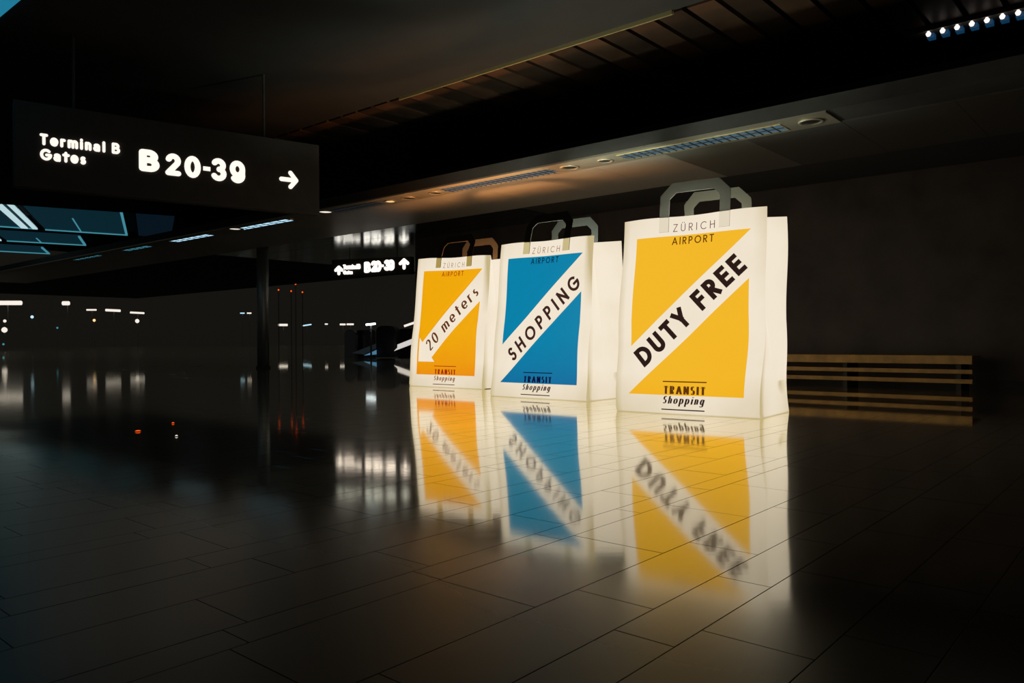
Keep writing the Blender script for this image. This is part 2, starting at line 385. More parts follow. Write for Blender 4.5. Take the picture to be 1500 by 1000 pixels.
# ------------------------------------------------------------------ stroke lettering
def arc(cx, cy, rx, ry, a0, a1, n=14):
    return [(cx+rx*math.cos(math.radians(a0+(a1-a0)*i/n)), cy+ry*math.sin(math.radians(a0+(a1-a0)*i/n))) for i in range(n+1)]
X = .69
def arch(x, w=.36): return [(x, X*.55)] + arc(x+w/2, X-.2, w/2, .2, 170, 0, 8) + [(x+w, 0)]
GL = {
 'A': (.74, [[(0, 0), (.37, 1)], [(.37, 1), (.74, 0)], [(.14, .3), (.60, .3)]]),
 'D': (.66, [[(0, 0), (0, 1)], [(0, 1), (.22, 1)] + arc(.22, .5, .44, .5, 90, -90) + [(0, 0)]]),
 'U': (.56, [[(0, 1), (0, .3)] + arc(.28, .3, .28, .3, 180, 360) + [(.56, 1)]]),
 'T': (.52, [[(0, 1), (.52, 1)], [(.26, 1), (.26, 0)]]),
 'Y': (.58, [[(0, 1), (.29, .46)], [(.58, 1), (.29, .46)], [(.29, .46), (.29, 0)]]),
 'F': (.40, [[(0, 0), (0, 1)], [(0, 1), (.40, 1)], [(0, .52), (.37, .52)]]),
 'R': (.48, [[(0, 0), (0, 1)], [(0, 1), (.22, 1)] + arc(.22, .74, .24, .26, 90, -90) + [(0, .48)], [(.18, .48), (.46, 0)]]),
 'P': (.46, [[(0, 0), (0, 1)], [(0, 1), (.22, 1)] + arc(.22, .73, .24, .27, 90, -90) + [(0, .46)]]),
 'E': (.42, [[(0, 0), (0, 1)], [(0, 1), (.42, 1)], [(0, .52), (.39, .52)], [(0, 0), (.42, 0)]]),
 'S': (.44, [arc(.23, .755, .20, .245, 40, 250, 12) + arc(.21, .265, .225, .265, 68, -145, 12)]),
 'H': (.58, [[(0, 0), (0, 1)], [(.58, 0), (.58, 1)], [(0, .52), (.58, .52)]]),
 'O': (.88, [arc(.44, .5, .44, .5, 0, 360, 28)]),
 'I': (.02, [[(.01, 0), (.01, 1)]]),
 'N': (.60, [[(0, 0), (0, 1)], [(0, 1), (.60, 0)], [(.60, 0), (.60, 1)]]),
 'G': (.86, [arc(.44, .5, .44, .5, 48, 352, 22), [(.88, .47), (.50, .47)]]),
 'C': (.74, [arc(.44, .5, .44, .5, 48, 312, 20)]),
 'Z': (.56, [[(.02, 1), (.56, 1)], [(.56, 1), (0, 0)], [(0, 0), (.56, 0)]]),
 'm': (.76, [[(0, 0), (0, X)], arch(0, .38), arch(.38, .38)]),
 'n': (.38, [[(0, 0), (0, X)], arch(0, .38)]),
 'h': (.38, [[(0, 0), (0, 1)], arch(0, .38)]),
 'e': (.54, [[(.02, .33), (.52, .33)] + arc(.27, X/2, .265, X/2, 8, 318, 18)]),
 't': (.30, [[(.15, .92), (.15, 0)], [(-.06, X), (.40, X)]]),
 'r': (.26, [[(0, 0), (0, X)], [(0, X*.5)] + arc(.17, X-.2, .17, .2, 170, 60, 6)]),
 's': (.30, [arc(.155, .465, .13, .155, 45, 250, 8) + arc(.145, .165, .15, .165, 68, -140, 8)]),
 'o': (.50, [arc(.25, X/2, .25, X/2, 0, 360, 20)]),
 'p': (.48, [[(0, -.36), (0, X)], arc(.24, X/2, .24, X/2, 175, -175, 18)]),
 'i': (.04, [[(.02, 0), (.02, X)], [(.02, .95), (.02, .98)]]),
 'g': (.48, [arc(.22, X/2, .22, X/2, 5, 355, 18), [(.46, X), (.46, -.12)] + arc(.22, -.12, .24, .22, 0, -150, 8)]),
 '2': (.50, [arc(.25, .73, .235, .27, 165, -35, 10) + [(.0, 0)], [(0, 0), (.50, 0)]]),
 '0': (.54, [arc(.27, .5, .27, .5, 0, 360, 24)]),
 ' ': (.26, []),
 'B': (.56, [[(0, 0), (0, 1)], [(0, 1), (.28, 1)] + arc(.28, .765, .23, .235, 90, -90) + [(0, .53)], [(.2, .53), (.30, .53)] + arc(.30, .265, .27, .265, 90, -90) + [(0, 0)]]),
 '3': (.52, [arc(.25, .755, .24, .245, 150, -80, 12), arc(.25, .27, .27, .27, 80, -150, 12)]),
 '9': (.54, [arc(.27, .66, .27, .34, 0, 360, 20), [(.54, .66)] + arc(.27, .30, .27, .30, 15, -140, 10)]),
 '-': (.28, [[(0, .36), (.28, .36)]]),
 'a': (.48, [arc(.22, .46, .20, .16, 150, 10, 8) + [(.42, 0)], arc(.21, .19, .21, .19, 20, 340, 14)]),
 'l': (.02, [[(.01, 0), (.01, 1)]]),
}
GL['U:'] = (.56, GL['U'][1] + [[(.14, 1.2), (.14, 1.24)], [(.42, 1.2), (.42, 1.24)]])
def stroke(pts, wf, ext):
    """pts -> list of 2-D quads; wf(dx,dy) gives the pen width"""
    closed = math.dist(pts[0], pts[-1]) < 1e-6
    P = [Vector(pts[0])]
    for p in pts[1:]:
        if (Vector(p)-P[-1]).length > 1e-5: P.append(Vector(p))
    if not closed:
        d = (P[1]-P[0]).normalized(); P[0] = P[0]-d*ext
        d = (P[-1]-P[-2]).normalized(); P[-1] = P[-1]+d*ext
    # subdivide
    Q = [P[0]]
    for a, b in zip(P, P[1:]):
        n = max(1, int((b-a).length/.3))
        for i in range(1, n+1): Q.append(a+(b-a)*(i/n))
    P = Q; sides = []
    for i, p in enumerate(P):
        if i == 0: t = (P[1]-P[0]) if not closed else (P[1]-P[-2])
        elif i == len(P)-1: t = (P[-1]-P[-2]) if not closed else (P[1]-P[-2])
        else: t = (P[i+1]-P[i]).normalized()+(P[i]-P[i-1]).normalized()
        t = t.normalized(); nrm = Vector((-t.y, t.x))
        k = 1.0
        if 0 < i < len(P)-1:
            c = (P[i+1]-P[i]).normalized().dot((P[i]-P[i-1]).normalized()); k = min(1.5, 1/max(.5, math.sqrt(max(.01, (1+c)/2))))
        w = wf(t.x, t.y)/2*k
        sides.append((p+nrm*w, p-nrm*w))
    return [(sides[i][0], sides[i+1][0], sides[i+1][1], sides[i][1]) for i in range(len(sides)-1)]
def letter(txt, w_thick, w_thin, length, cap, shear=0, serif=0, each=False, rnd=False):
    """quads for txt of cap height `cap`, stretched by letter spacing to `length`"""
    chars = []
    i = 0
    while i < len(txt):
        c = txt[i]
        if c == 'Ü': c = 'U:'
        chars.append(c); i += 1
    w = w_thick
    adv = [GL[c][0]*(1-w)+w if c != ' ' else GL[c][0] for c in chars]
    tot = sum(adv); gap = (length/cap - tot)/max(1, len(chars)-1)
    wf = (lambda dx, dy: w_thin+(w_thick-w_thin)*min(1, abs(dy)**2.2*1.05)) if w_thin != w_thick else (lambda dx, dy: w)
    out = []; x = 0; marks = []
    for c, a in zip(chars, adv):
        marks.append(len(out))
        for st in GL[c][1]:
            vert = all(abs(p[0]-st[0][0]) < 1e-6 for p in st)
            pts = [(x+w/2+px*(1-w), w_thin/2+py*(1-w_thin)) for px, py in st]
            qs = stroke(pts, wf, 0 if rnd else (w_thin/2 if (w_thin == w_thick or vert) else 0))
            out += qs
            if serif and vert and c in 'TRANSIHP':
                for yy in ((0, 1) if c != 'T' else (0,)):
                    xx = pts[0][0]; y = w_thin/2 if yy == 0 else 1-w_thin/2
                    out += stroke([(xx-serif, y), (xx+serif, y)], lambda a, b: w_thin, 0)
        if serif and c == 'T':
            for xx in (x+w*.3, x+a-w*.3): out += stroke([(xx, 1), (xx, .74)], lambda a, b: w_thin, 0)
        if serif and c in 'A':
            for xx in (x+w/2, x+a-w/2): out += stroke([(xx-serif, w_thin/2), (xx+serif, w_thin/2)], lambda a, b: w_thin, 0)
        x += a+gap
    res = [[((p.x+shear*p.y)*cap, p.y*cap) for p in q] for q in out]
    if each: marks.append(len(res)); return [res[i:j] for i, j in zip(marks, marks[1:]) if j > i]
    return res

# ------------------------------------------------------------------ gate signs
def place_text(txt, origin, xd, m, parent, width, height, wt, name='letter', single=False, cond=1.0):
    """rounded letters of illuminated sign, as proud plates; width and height in metres"""
    nrm = xd.cross(Vector((0, 0, 1)))
    chars = letter(txt, wt, wt, width/cond, height, each=True, rnd=True)
    groups = [sum(chars, [])] if single else chars
    for qs in groups:
        mb = MB(); lift = .002
        for q in qs:
            P = [origin + xd*(x*cond) + Vector((0, 0, y)) + nrm*lift for x, y in q]
            mb.prism(P, nrm*.006); lift += .00002
        # rounded corners: a disc on each stroke end
            for (e0, e1) in ((q[0], q[3]), (q[1], q[2])):
                cx, cy = (e0[0]+e1[0])/2, (e0[1]+e1[1])/2; r = wt*height/2
                mb.prism([origin + xd*((cx+r*math.cos(t))*cond) + Vector((0, 0, cy+r*math.sin(t))) + nrm*lift for t in [pi*i/5 for i in range(10)]], nrm*.006)
                lift += .00002
        o = mb.build(name, m, parent)
        if single: tag(o, kind='stuff')
def arrow(name, origin, xd, L, th, rot, m, parent):
    """arrow pointing +x, rounded ends, centred on origin; rot in degrees"""
    mb = MB(); nrm = xd.cross(Vector((0, 0, 1)))
    c, s = math.cos(math.radians(rot)), math.sin(math.radians(rot))
    def P(x, y): return origin + xd*(x*c-y*s) + Vector((0, 0, x*s+y*c)) + nrm*.002
    def cap(x0, y0, x1, y1, lift=0):
        a = math.atan2(y1-y0, x1-x0); pts = []
        for i in range(9): t = a+pi/2+pi*i/8; pts.append(P(x0+th/2*math.cos(t), y0+th/2*math.sin(t))+nrm*lift)
        for i in range(9): t = a-pi/2+pi*i/8; pts.append(P(x1+th/2*math.cos(t), y1+th/2*math.sin(t))+nrm*lift)
        mb.prism(pts, nrm*.006)
    h = L*.40
    cap(-L/2+th/2, 0, L/2-th*.7, 0); cap(L/2-th*.7, 0, L/2-th*.7-h*.72, h*.86, .001); cap(L/2-th*.7, 0, L/2-th*.7-h*.72, -h*.86, .002)
    return mb.build(name, m, parent)

# big sign: plane along direction D1 (face towards the camera)
D1 = Vector((math.sin(math.radians(54)), math.cos(math.radians(54)), 0))
A0 = at_y(203, 236, 8.9)                        # left edge of the big B
N1 = D1.cross(Vector((0, 0, 1)))                # towards the camera side
def on1(px, py):
    d = ray(px, py); k = (A0-EYE).dot(N1)/d.dot(N1); return EYE+d*k
sg = empty('gate_sign', on1(240, 300)); tag(sg, 'large dark hanging gate sign reading Terminal B Gates B20-39 with arrow', 'sign')
x0, x1 = on1(20, 240), on1(468, 270)
zb, zt = on1(240, 293).z, on1(240, 178).z
mb = MB(); o0 = Vector((x0.x, x0.y, zb)); mb.obox(o0-N1*.16, Vector((x1.x-x0.x, x1.y-x0.y, 0)), N1*.16, (0, 0, zt-zb)); mb.build('sign_box', m_black, sg, bevel=.01)
for px in (110, 390):
    p = on1(px, 240); mb = MB(); mb.tube(Vector((p.x, p.y, zt))-N1*.08, Vector((p.x, p.y, CZ))-N1*.08, .015); mb.build('hanger_rod', m_black, sg)
def put1(txt, L, R, base, top, wt, single=False, cond=1.0):
    """L,R: pixel columns at the baseline, base/top: pixel rows at the left edge"""
    a = on1(L, base[0]); b = on1(R, base[1]); t = on1(L, top)
    place_text(txt, a, D1, m_white, sg, (b-a).dot(D1), t.z-a.z, wt, 'small_lettering' if single else 'letter', single, cond)
put1('B', 203.5, 234, (250, 254), 217.5, .26, cond=1.26)
put1('20', 242, 294, (256, 261), 223.5, .235, cond=1.10)
mb = MB(); a, b, t = on1(297.5, 249.5), on1(308, 250.8), on1(297.5, 243.5); mb.obox(a+N1*.002, b-a, N1*.006, (0, 0, t.z-a.z)); mb.build('hyphen', m_white, sg)
put1('39', 309, 359, (264, 270), 230.5, .235, cond=1.04)
put1('Terminal B', 58, 175.5, (212, 227), 195, .24, True)
put1('Gates', 58.5, 126, (234, 243), 217, .24, True)
ac = on1(423.5, 263.3); arrow('arrow_symbol', ac, D1, (on1(438, 264)-on1(409, 261))  .dot(D1), .056, 0, m_white, sg)

# small sign
D2 = Vector((math.cos(math.radians(18)), -math.sin(math.radians(18))*1.0, 0)).normalized()
B0 = at_y(545, 390, 18.3); N2 = D2.cross(Vector((0, 0, 1)))
def on2(px, py):
    d = ray(px, py); k = (B0-EYE).dot(N2)/d.dot(N2); return EYE+d*k
s2 = empty('gate_sign', on2(545, 400)); tag(s2, 'small distant hanging gate sign with two upward arrows left of the bags', 'sign')
a, b = on2(486, 392), on2(603, 388); zb, zt = on2(545, 403).z, min(on2(545, 378).z, SZ-.06)
mb = MB(); mb.obox(Vector((a.x, a.y, zb))-N2*.14, Vector((b.x-a.x, b.y-a.y, 0)), N2*.14, (0, 0, zt-zb)); mb.build('sign_box', m_black, s2, bevel=.008)
for px in (510, 580):
    p = on2(px, 380); mb = MB(); mb.tube(Vector((p.x, p.y, zt))-N2*.07, Vector((p.x, p.y, SZ))-N2*.07, .012); mb.build('hanger_rod', m_black, s2)
m_white2 = em('lit_white_letters_bright', lin((255, 240, 228)), 2.0)
def put2(txt, L, R, b0, b1, top, wt, single=False):
    a = on2(L, b0); b = on2(R, b1); t = on2(L, top)
    place_text(txt, a, D2, m_white2, s2, (b-a).dot(D2), t.z-a.z, wt, 'small_lettering' if single else 'letter', single)
put2('B', 533.5, 542.5, 399.5, 399, 383.5, .28)
put2('20', 543.5, 559, 398.5, 397.5, 382, .27)
mb = MB(); a, b, t = on2(559.3, 391), on2(562.3, 391), on2(559.3, 387.5); mb.obox(a+N2*.002, b-a, N2*.006, (0, 0, t.z-a.z)); mb.build('hyphen', m_white2, s2)
put2('39', 562.5, 578, 396.5, 396, 380.5, .28)
put2('Terminal B', 502.5, 528.5, 394.8, 392.5, 387.5, .26, True)
put2('Gates', 502.8, 517, 402, 401.5, 396, .26, True)
for (px, py, h) in ((496.5, 395.5, 15), (592, 386, 17)):
    c = on2(px, py); arrow('arrow_symbol', c, D2, h*18.3/F, .075, 90, m_white2, s2)

# ------------------------------------------------------------------ column
c = at_y(385.5, 500, 17.4); cl = empty('round_column', (c.x, c.y, FZ)); tag(cl, 'slim grey steel column between the dark hall and the small gate sign', 'column')
mb = MB(); mb.lathe((c.x, c.y, FZ), [(.13, 0), (.13, SZ-FZ-.001)], 32); mb.build('shaft', m_steel, cl, smooth=False)
for p in cl.children[0].data.polygons: p.use_smooth = len(p.vertices) == 4
mb = MB(); mb.lathe((c.x, c.y, FZ), [(.155, 0), (.155, .05), (.14, .055)], 32); mb.build('base_ring', m_black, cl)

# ------------------------------------------------------------------ bench at the right
be = empty('slatted_bench', V2(q_at(1290, 9.95), 9.95, FZ)); tag(be, 'low wooden slatted bench by the back wall right of the largest orange bag', 'bench')
q0, q1 = q_at(1424, 9.95), q_at(1085, 9.95)
def slat(z0, z1, off, dep, nm='slat'):
    m = MB(); m.obox(V2(q0, off, z0), U*(q1-q0), V*dep, (0, 0, z1-z0)); return m.build(nm, m_wood, be, bevel=.004)
slat(.295, .395, 9.95, .05, 'seat_edge')
for i in range(4): slat(.355, .39, 10.02+i*.115, .095, 'seat_slat')
slat(.185, .235, 9.96, .03); slat(.075, .125, 9.96, .03)
for q in (q0+.12, (q0+q1)/2, q1-.12):
    m = MB(); m.obox(V2(q, 10.0, FZ), U*.05, V*.44, (0, 0, .355-FZ)); m.build('leg', m_black, be)

# ------------------------------------------------------------------ bags
def bag_mat(name, ink, kind):
    m = bpy.data.materials.new(name); m.use_nodes = True
    nt = m.node_tree; N = nt.nodes.new; L = nt.links.new; b = nt.nodes['Principled BSDF']
    uv = N('ShaderNodeUVMap'); sep = N('ShaderNodeSeparateXYZ'); L(uv.outputs[0], sep.inputs[0])
    s, t = sep.outputs[0], sep.outputs[1]
    def mth(op, a, c=0.0, d=None):
        n = N('ShaderNodeMath'); n.operation = op
        for i, v in enumerate((a, c) if d is None else (a, c, d)):
            if isinstance(v, (int, float)): n.inputs[i].default_value = v
            else: L(v, n.inputs[i])
        return n.outputs[0]
    def half(p, q):
        """1 on the left side of the line p->q"""
        # (qx-px)*(t-py) - (qy-py)*(s-px) > 0
        a = mth('MULTIPLY', mth('SUBTRACT', t, p[1]), q[0]-p[0]); c = mth('MULTIPLY', mth('SUBTRACT', s, p[0]), q[1]-p[1])
        return mth('GREATER_THAN', mth('SUBTRACT', a, c), 0)
    AND = lambda a, c: mth('MULTIPLY', a, c)
    OR = lambda a, c: mth('MAXIMUM', a, c)
    if ink is not None:
        rect = AND(AND(mth('GREATER_THAN', s, .10), mth('LESS_THAN', s, .90)), AND(mth('GREATER_THAN', t, .095), mth('LESS_THAN', t, .90)))
        if kind == 'arrow':
            up = half((.176, .352), (.90, .895)); dn = half((.921, .67), (.326, .238))
            hyp = half((.352, .196), (.119, .384))   # left of it = towards the lower left corner
            band = AND(mth('SUBTRACT', 1, OR(up, dn)), mth('SUBTRACT', 1, hyp))
            tri = AND(hyp, AND(mth('GREATER_THAN', s, .121), mth('GREATER_THAN', t, .195)))
            mask = AND(rect, mth('SUBTRACT', 1, OR(band, tri)))
        else:
            mask = AND(rect, OR(half((.10, .34), (.90, .90)), half((.90, .663), (.10, .095))))
    cream, cream2 = lin((242, 229, 208)), lin((196, 178, 132))
    tc = N('ShaderNodeTexCoord'); nz = N('ShaderNodeTexNoise'); nz.inputs['Scale'].default_value = 2.3; nz.inputs['Detail'].default_value = 5
    L(tc.outputs['Object'], nz.inputs['Vector'])
    # light falloff put into the glow colour: darker at the foot and the corners
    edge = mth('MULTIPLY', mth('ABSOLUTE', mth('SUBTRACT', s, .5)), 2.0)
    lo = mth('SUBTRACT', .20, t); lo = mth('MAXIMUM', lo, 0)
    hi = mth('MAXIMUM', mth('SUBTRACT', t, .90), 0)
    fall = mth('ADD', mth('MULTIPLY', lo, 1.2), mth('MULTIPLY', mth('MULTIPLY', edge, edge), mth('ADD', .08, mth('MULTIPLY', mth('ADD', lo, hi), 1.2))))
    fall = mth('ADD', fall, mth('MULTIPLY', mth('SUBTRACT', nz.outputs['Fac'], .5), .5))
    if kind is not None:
        # shade put into the glow colour at the long edges, right one towards the mouth
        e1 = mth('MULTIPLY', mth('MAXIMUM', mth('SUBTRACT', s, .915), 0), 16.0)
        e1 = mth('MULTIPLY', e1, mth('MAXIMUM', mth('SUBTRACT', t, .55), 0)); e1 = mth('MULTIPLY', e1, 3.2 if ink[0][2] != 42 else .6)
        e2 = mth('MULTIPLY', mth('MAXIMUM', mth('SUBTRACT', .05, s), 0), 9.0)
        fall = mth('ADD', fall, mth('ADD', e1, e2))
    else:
        g1 = mth('MULTIPLY', mth('MAXIMUM', mth('SUBTRACT', .14, s), 0), mth('MAXIMUM', mth('SUBTRACT', .5, t), 0)); g1 = mth('MULTIPLY', g1, 16.0)  # front corner shade near the foot, put into the glow colour
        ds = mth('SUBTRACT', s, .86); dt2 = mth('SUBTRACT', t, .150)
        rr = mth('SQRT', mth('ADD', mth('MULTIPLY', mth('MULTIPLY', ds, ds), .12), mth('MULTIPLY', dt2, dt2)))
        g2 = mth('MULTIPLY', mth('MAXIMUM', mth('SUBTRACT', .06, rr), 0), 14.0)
        g2 = mth('MULTIPLY', g2, mth('LESS_THAN', t, .165))  # crease shade of the foot fold, put into the glow colour
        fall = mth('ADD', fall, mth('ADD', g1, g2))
    fall = mth('ADD', fall, mth('MULTIPLY', mth('MAXIMUM', mth('SUBTRACT', .007, t), 0), 110.0))  # thin dark contact line at the foot, gap shadow put into the colour
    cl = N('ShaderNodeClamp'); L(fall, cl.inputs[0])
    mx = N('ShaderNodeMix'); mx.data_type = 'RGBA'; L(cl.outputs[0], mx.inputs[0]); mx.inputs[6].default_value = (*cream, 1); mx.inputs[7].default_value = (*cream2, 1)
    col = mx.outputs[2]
    if ink is not None:
        mi = N('ShaderNodeMix'); mi.data_type = 'RGBA'; 
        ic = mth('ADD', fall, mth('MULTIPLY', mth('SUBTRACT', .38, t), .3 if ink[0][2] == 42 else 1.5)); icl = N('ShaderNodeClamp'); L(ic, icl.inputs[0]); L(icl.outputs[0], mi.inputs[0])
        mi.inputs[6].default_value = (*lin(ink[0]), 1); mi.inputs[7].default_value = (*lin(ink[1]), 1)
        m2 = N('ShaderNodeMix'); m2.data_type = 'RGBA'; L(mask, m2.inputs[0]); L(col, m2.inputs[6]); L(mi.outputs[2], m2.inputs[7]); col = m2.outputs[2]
    L(col, b.inputs['Emission Color']); b.inputs['Emission Strength'].default_value = 1.0
    b.inputs['Base Color'].default_value = (.10, .09, .07, 1); b.inputs['Roughness'].default_value = .7; b.inputs['Specular IOR Level'].default_value = .2
    return m
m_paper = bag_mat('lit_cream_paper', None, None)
m_base = mat('bag_base_card', (.25, .22, .16), .8)
def strap_mat(name, c, tr):
    m = mat(name, c, .7, spec=.2); nt = m.node_tree; b = nt.nodes['Principled BSDF']; o = nt.nodes['Material Output']
    t = nt.nodes.new('ShaderNodeBsdfTranslucent'); t.inputs[0].default_value = (*c, 1); x = nt.nodes.new('ShaderNodeMixShader'); x.inputs[0].default_value = tr
    nt.links.new(b.outputs[0], x.inputs[1]); nt.links.new(t.outputs[0], x.inputs[2]); nt.links.new(x.outputs[0], o.inputs[0]); return m
m_strapw = strap_mat('white_paper_strap', (.50, .50, .46), .45); m_strapb = strap_mat('brown_paper_strap', (.035, .028, .016), .3)
m_patch = em('strap_seen_through_paper', lin((205, 190, 150)), 1.0)

STRAPB = {'white_paper_strap': strap_mat('white_paper_strap_shaded', (.13, .13, .10), .3), 'brown_paper_strap': strap_mat('brown_paper_strap_shaded', (.007, .006, .004), .1)}  # back handle copies, shade put into a darker strap colour
def make_bag(FLp, FRp, h, D, ink, kind, title, seed, label, inkdark, lean=.155, patch=None, lamp=(20, (1, .8, .6)), strap=None, hcurve=0.0, taper=.01, tilt=.0):
    rnd = random.Random(seed)
    A = at_z(*FLp, 0.0); B = at_z(*FRp, 0.0); a = (B-A); Wd = a.length; a.normalize(); n = Vector((-a.y, a.x, 0))
    if n.y < 0: n = -n
    root = empty('shopping_bag', (A+B)/2 + n*D/2); tag(root, label, 'bag')
    ph = [rnd.uniform(0, 6.28) for _ in range(8)]
    lean_b = .05
    def edge_wob(t, k):   # the long corner edges waver a little
        return .010*math.sin(5.0*t+ph[k]) + .008*math.sin(13*t+ph[k+1])*(1 if t < .5 else .4)
    def Pf(s, t, off=0.0):
        bul = -.025*math.sin(pi*s)*math.sin(pi*min(1, t*1.05)) + .006*math.sin(7*t+4*s+ph[4])*math.sin(pi*s)
        x = Wd*s + edge_wob(t, 0)*(1-s) + edge_wob(t, 2)*s + taper*t*(1-s) + (.02*t*s if taper == 0 else 0)
        d = lean*t**1.1 + bul - off
        z = h*t + (tilt*(t**2)*(1-2*s) + .006*math.sin(3*pi*s)*t**8)
        if t < .02: d += (.02-t)*.6
        return A + a*x + n*d + Vector((0, 0, z))
    def Pb(s, t):
        x = Wd*s + edge_wob(t, 1)*(1-s) + edge_wob(t, 3)*s
        return A + a*x + n*(D-lean_b*t+.01*math.sin(6*t+3*s)) + Vector((0, 0, (h-.012)*t))
    def gus(r, t, right):
        sgn = 1 if right else 0
        p = Pf(sgn, t)*(1-r) + Pb(sgn, t)*r
        g = .20*max(0, (t-.17)/.83)**.9
        tri = (1-abs(2*r-1))
        g2 = g*tri
        # lower triangular fold of the foot
        if t < .24: g2 += .035*max(0, 1-abs(t-.15)/.09)*max(0, (r-.35)/.65)*(1 if r < .98 else .4)
        p = p + a*(g2*(-1 if right else 1))
        p.z -= .02*(t**8)*tri
        if t > .9: p.z -= 0.008*tri
        return p
    def grid(name, fn, nu, nv, m, uvs=False, tpow=1.0):
        vs, fs = [], []
        for j in range(nv+1):
            for i in range(nu+1): vs.append(tuple(fn(i/nu, (j/nv)**tpow)))
        for j in range(nv):
            for i in range(nu): k = j*(nu+1)+i; fs.append((k, k+1, k+nu+2, k+nu+1))
        me = bpy.data.meshes.new(name); me.from_pydata(vs, [], fs); me.materials.append(m)
        ul = me.uv_layers.new(name='UVMap')
        for lp in me.loops:
            k = lp.vertex_index; i, j = k % (nu+1), k//(nu+1); ul.data[lp.index].uv = (i/nu, (j/nv)**tpow)
        for p in me.polygons: p.use_smooth = True
        o = bpy.data.objects.new(name, me); COL.objects.link(o); o.parent = root; o.matrix_parent_inverse = parent_world(root).inverted()
        so = o.modifiers.new('paper', 'SOLIDIFY'); so.thickness = .003; so.offset = 0
        return o
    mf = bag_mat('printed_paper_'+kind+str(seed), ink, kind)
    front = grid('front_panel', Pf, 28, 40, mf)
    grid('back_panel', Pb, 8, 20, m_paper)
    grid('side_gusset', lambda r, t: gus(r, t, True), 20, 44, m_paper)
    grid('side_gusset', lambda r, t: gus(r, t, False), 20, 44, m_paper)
    mb = MB(); e = .012
    mb.prism([A+a*e+n*(e+.01), B-a*e+n*(e+.01), B-a*e+n*(D-e), A+a*e+n*(D-e)], (0, 0, .006)); mb.build('base_panel', m_base, root)
    # lettering, flat print that follows the paper
    def pr(name, quads, m, off=.0042):
        mb = MB()
        for q in quads: mb.quad(*[Pf(x/Wd, y/h, off) for x, y in q])
        o = mb.build(name, m, front, fix=False)
        if name.endswith('lettering'): tag(o, kind='stuff')
        return o
    def rule(s0, s1, t, th):
        out = []
        for i in range(6):
            xa, xb = Wd*(s0+(s1-s0)*i/6), Wd*(s0+(s1-s0)*(i+1)/6); y = t*h
            out.append([(xa, y), (xb, y), (xb, y+th), (xa, y+th)])
        return out
    md = mat('print_ink_'+str(seed), (.004, .003, .003), .7, emit=lin(inkdark[0]), es=1.0, spec=.1)
    mi = mat('print_ink_on_colour_'+str(seed), (.004, .003, .003), .7, emit=lin(inkdark[1]), es=1.0, spec=.1)
    mz = mat('print_ink_thin_'+str(seed), (.004, .003, .003), .7, emit=lin(inkdark[2]), es=1.0, spec=.1)
    txt, s0, t0, s1, t1, cap, wt, wn = title
    ox, oy = s0*Wd, t0*h; dx, dy = (s1-s0)*Wd, (t1-t0)*h; Lg = math.hypot(dx, dy); cs, sn = dx/Lg, dy/Lg
    for ch in letter(txt, wt, wn, Lg, cap, each=True):
        pr('letter', [[(ox+x*cs-y*sn, oy+x*sn+y*cs) for x, y in q] for q in ch], md)
    def flat(txt, s0, s1, t0, cap, wt, wn, **k):
        return [[(s0*Wd+x, t0*h+y) for x, y in q] for q in letter(txt, wt, wn, (s1-s0)*Wd, cap, **k)]
    pr('airport_lettering', flat('ZÜRICH', .372, .662, .921, .064, .09, .09), mz)
    pr('airport_lettering', flat('AIRPORT', .368, .660, .853, .062, .14, .14), mi)
    pr('transit_lettering', flat('TRANSIT', .362, .652, .101, .064, .30, .06, serif=.14) + rule(.354, .656, .160, .009), mi)
    pr('shopping_lettering', flat('Shopping', .352, .640, .053, .060, .24, .07, shear=.28), md if kind != 'arrow' else mz)
    pr('print_rule', rule(.345, .645, .021, .009), md)
    # lamp added inside to light canopy and handles; the paper glows by itself
    ld = bpy.data.lights.new('added_bag_lamp', 'POINT'); ld.energy = lamp[0]; ld.color = lamp[1]; ld.shadow_soft_size = .08
    lo = bpy.data.objects.new('added_bag_lamp', ld); COL.objects.link(lo); lo.parent = root; lo.matrix_parent_inverse = parent_world(root).inverted()
    lo.location = (A+B)/2 + n*(D*.52) + Vector((0, 0, 1.33))
    # handles
    def handle(front_side):
        s_c = (.305, .727); wv = .085
        zt = .185; cut = .10; top = zt+cut
        xl, xr = s_c[0]*Wd, s_c[1]*Wd
        low = -.125
        yy = lambda z: z
        outer = [(xl-wv/2, low), (xl-wv/2, zt), (xl-wv/2+cut, top), (xr+wv/2-cut, top), (xr+wv/2, zt), (xr+wv/2, low)]
        inner = [(xl+wv/2, low), (xl+wv/2, zt-.035), (xl+wv/2+cut*.55, top-wv), (xr-wv/2-cut*.55, top-wv), (xr-wv/2, zt-.035), (xr-wv/2, low)]
        nl = MB()
        def sub(a, b, n): return [(a[0]+(b[0]-a[0])*i/n, a[1]+(b[1]-a[1])*i/n) for i in range(n)]
        so, si = [], []
        for k in range(5):
            nn = 6 if k in (0, 4) else 3
            so += sub(outer[k], outer[k+1], nn); si += sub(inner[k], inner[k+1], nn)
        so.append(outer[-1]); si.append(inner[-1])
        def Q(p):
            x, z = p; s = x/Wd
            fn = (lambda s, t: Pf(s, t, .0065)) if front_side else (lambda s, t: Pb(s, t)+n*.006)
            if z <= 0: return fn(s, 1+z/h)
            b = fn(s, 1.0); sw = (1 if front_side else -1)
            return b + Vector((0, 0, z-b.z+fn(.5, 1).z)) + n*sw*(lean/h*z + (.10+hcurve)*z*z) + a*(hcurve*z)
        vs = [Q(p) for p in so] + [Q(p) for p in si]; k = len(so)
        mb = MB(); mb.v = [tuple(v) for v in vs]; mb.f = [(i, i+1, k+i+1, k+i) for i in range(k-1)]
        o = mb.build('handle', strap if front_side else STRAPB[strap.name], root, fix=False)
        so_ = o.modifiers.new('paper', 'SOLIDIFY'); so_.thickness = .004; so_.offset = 0
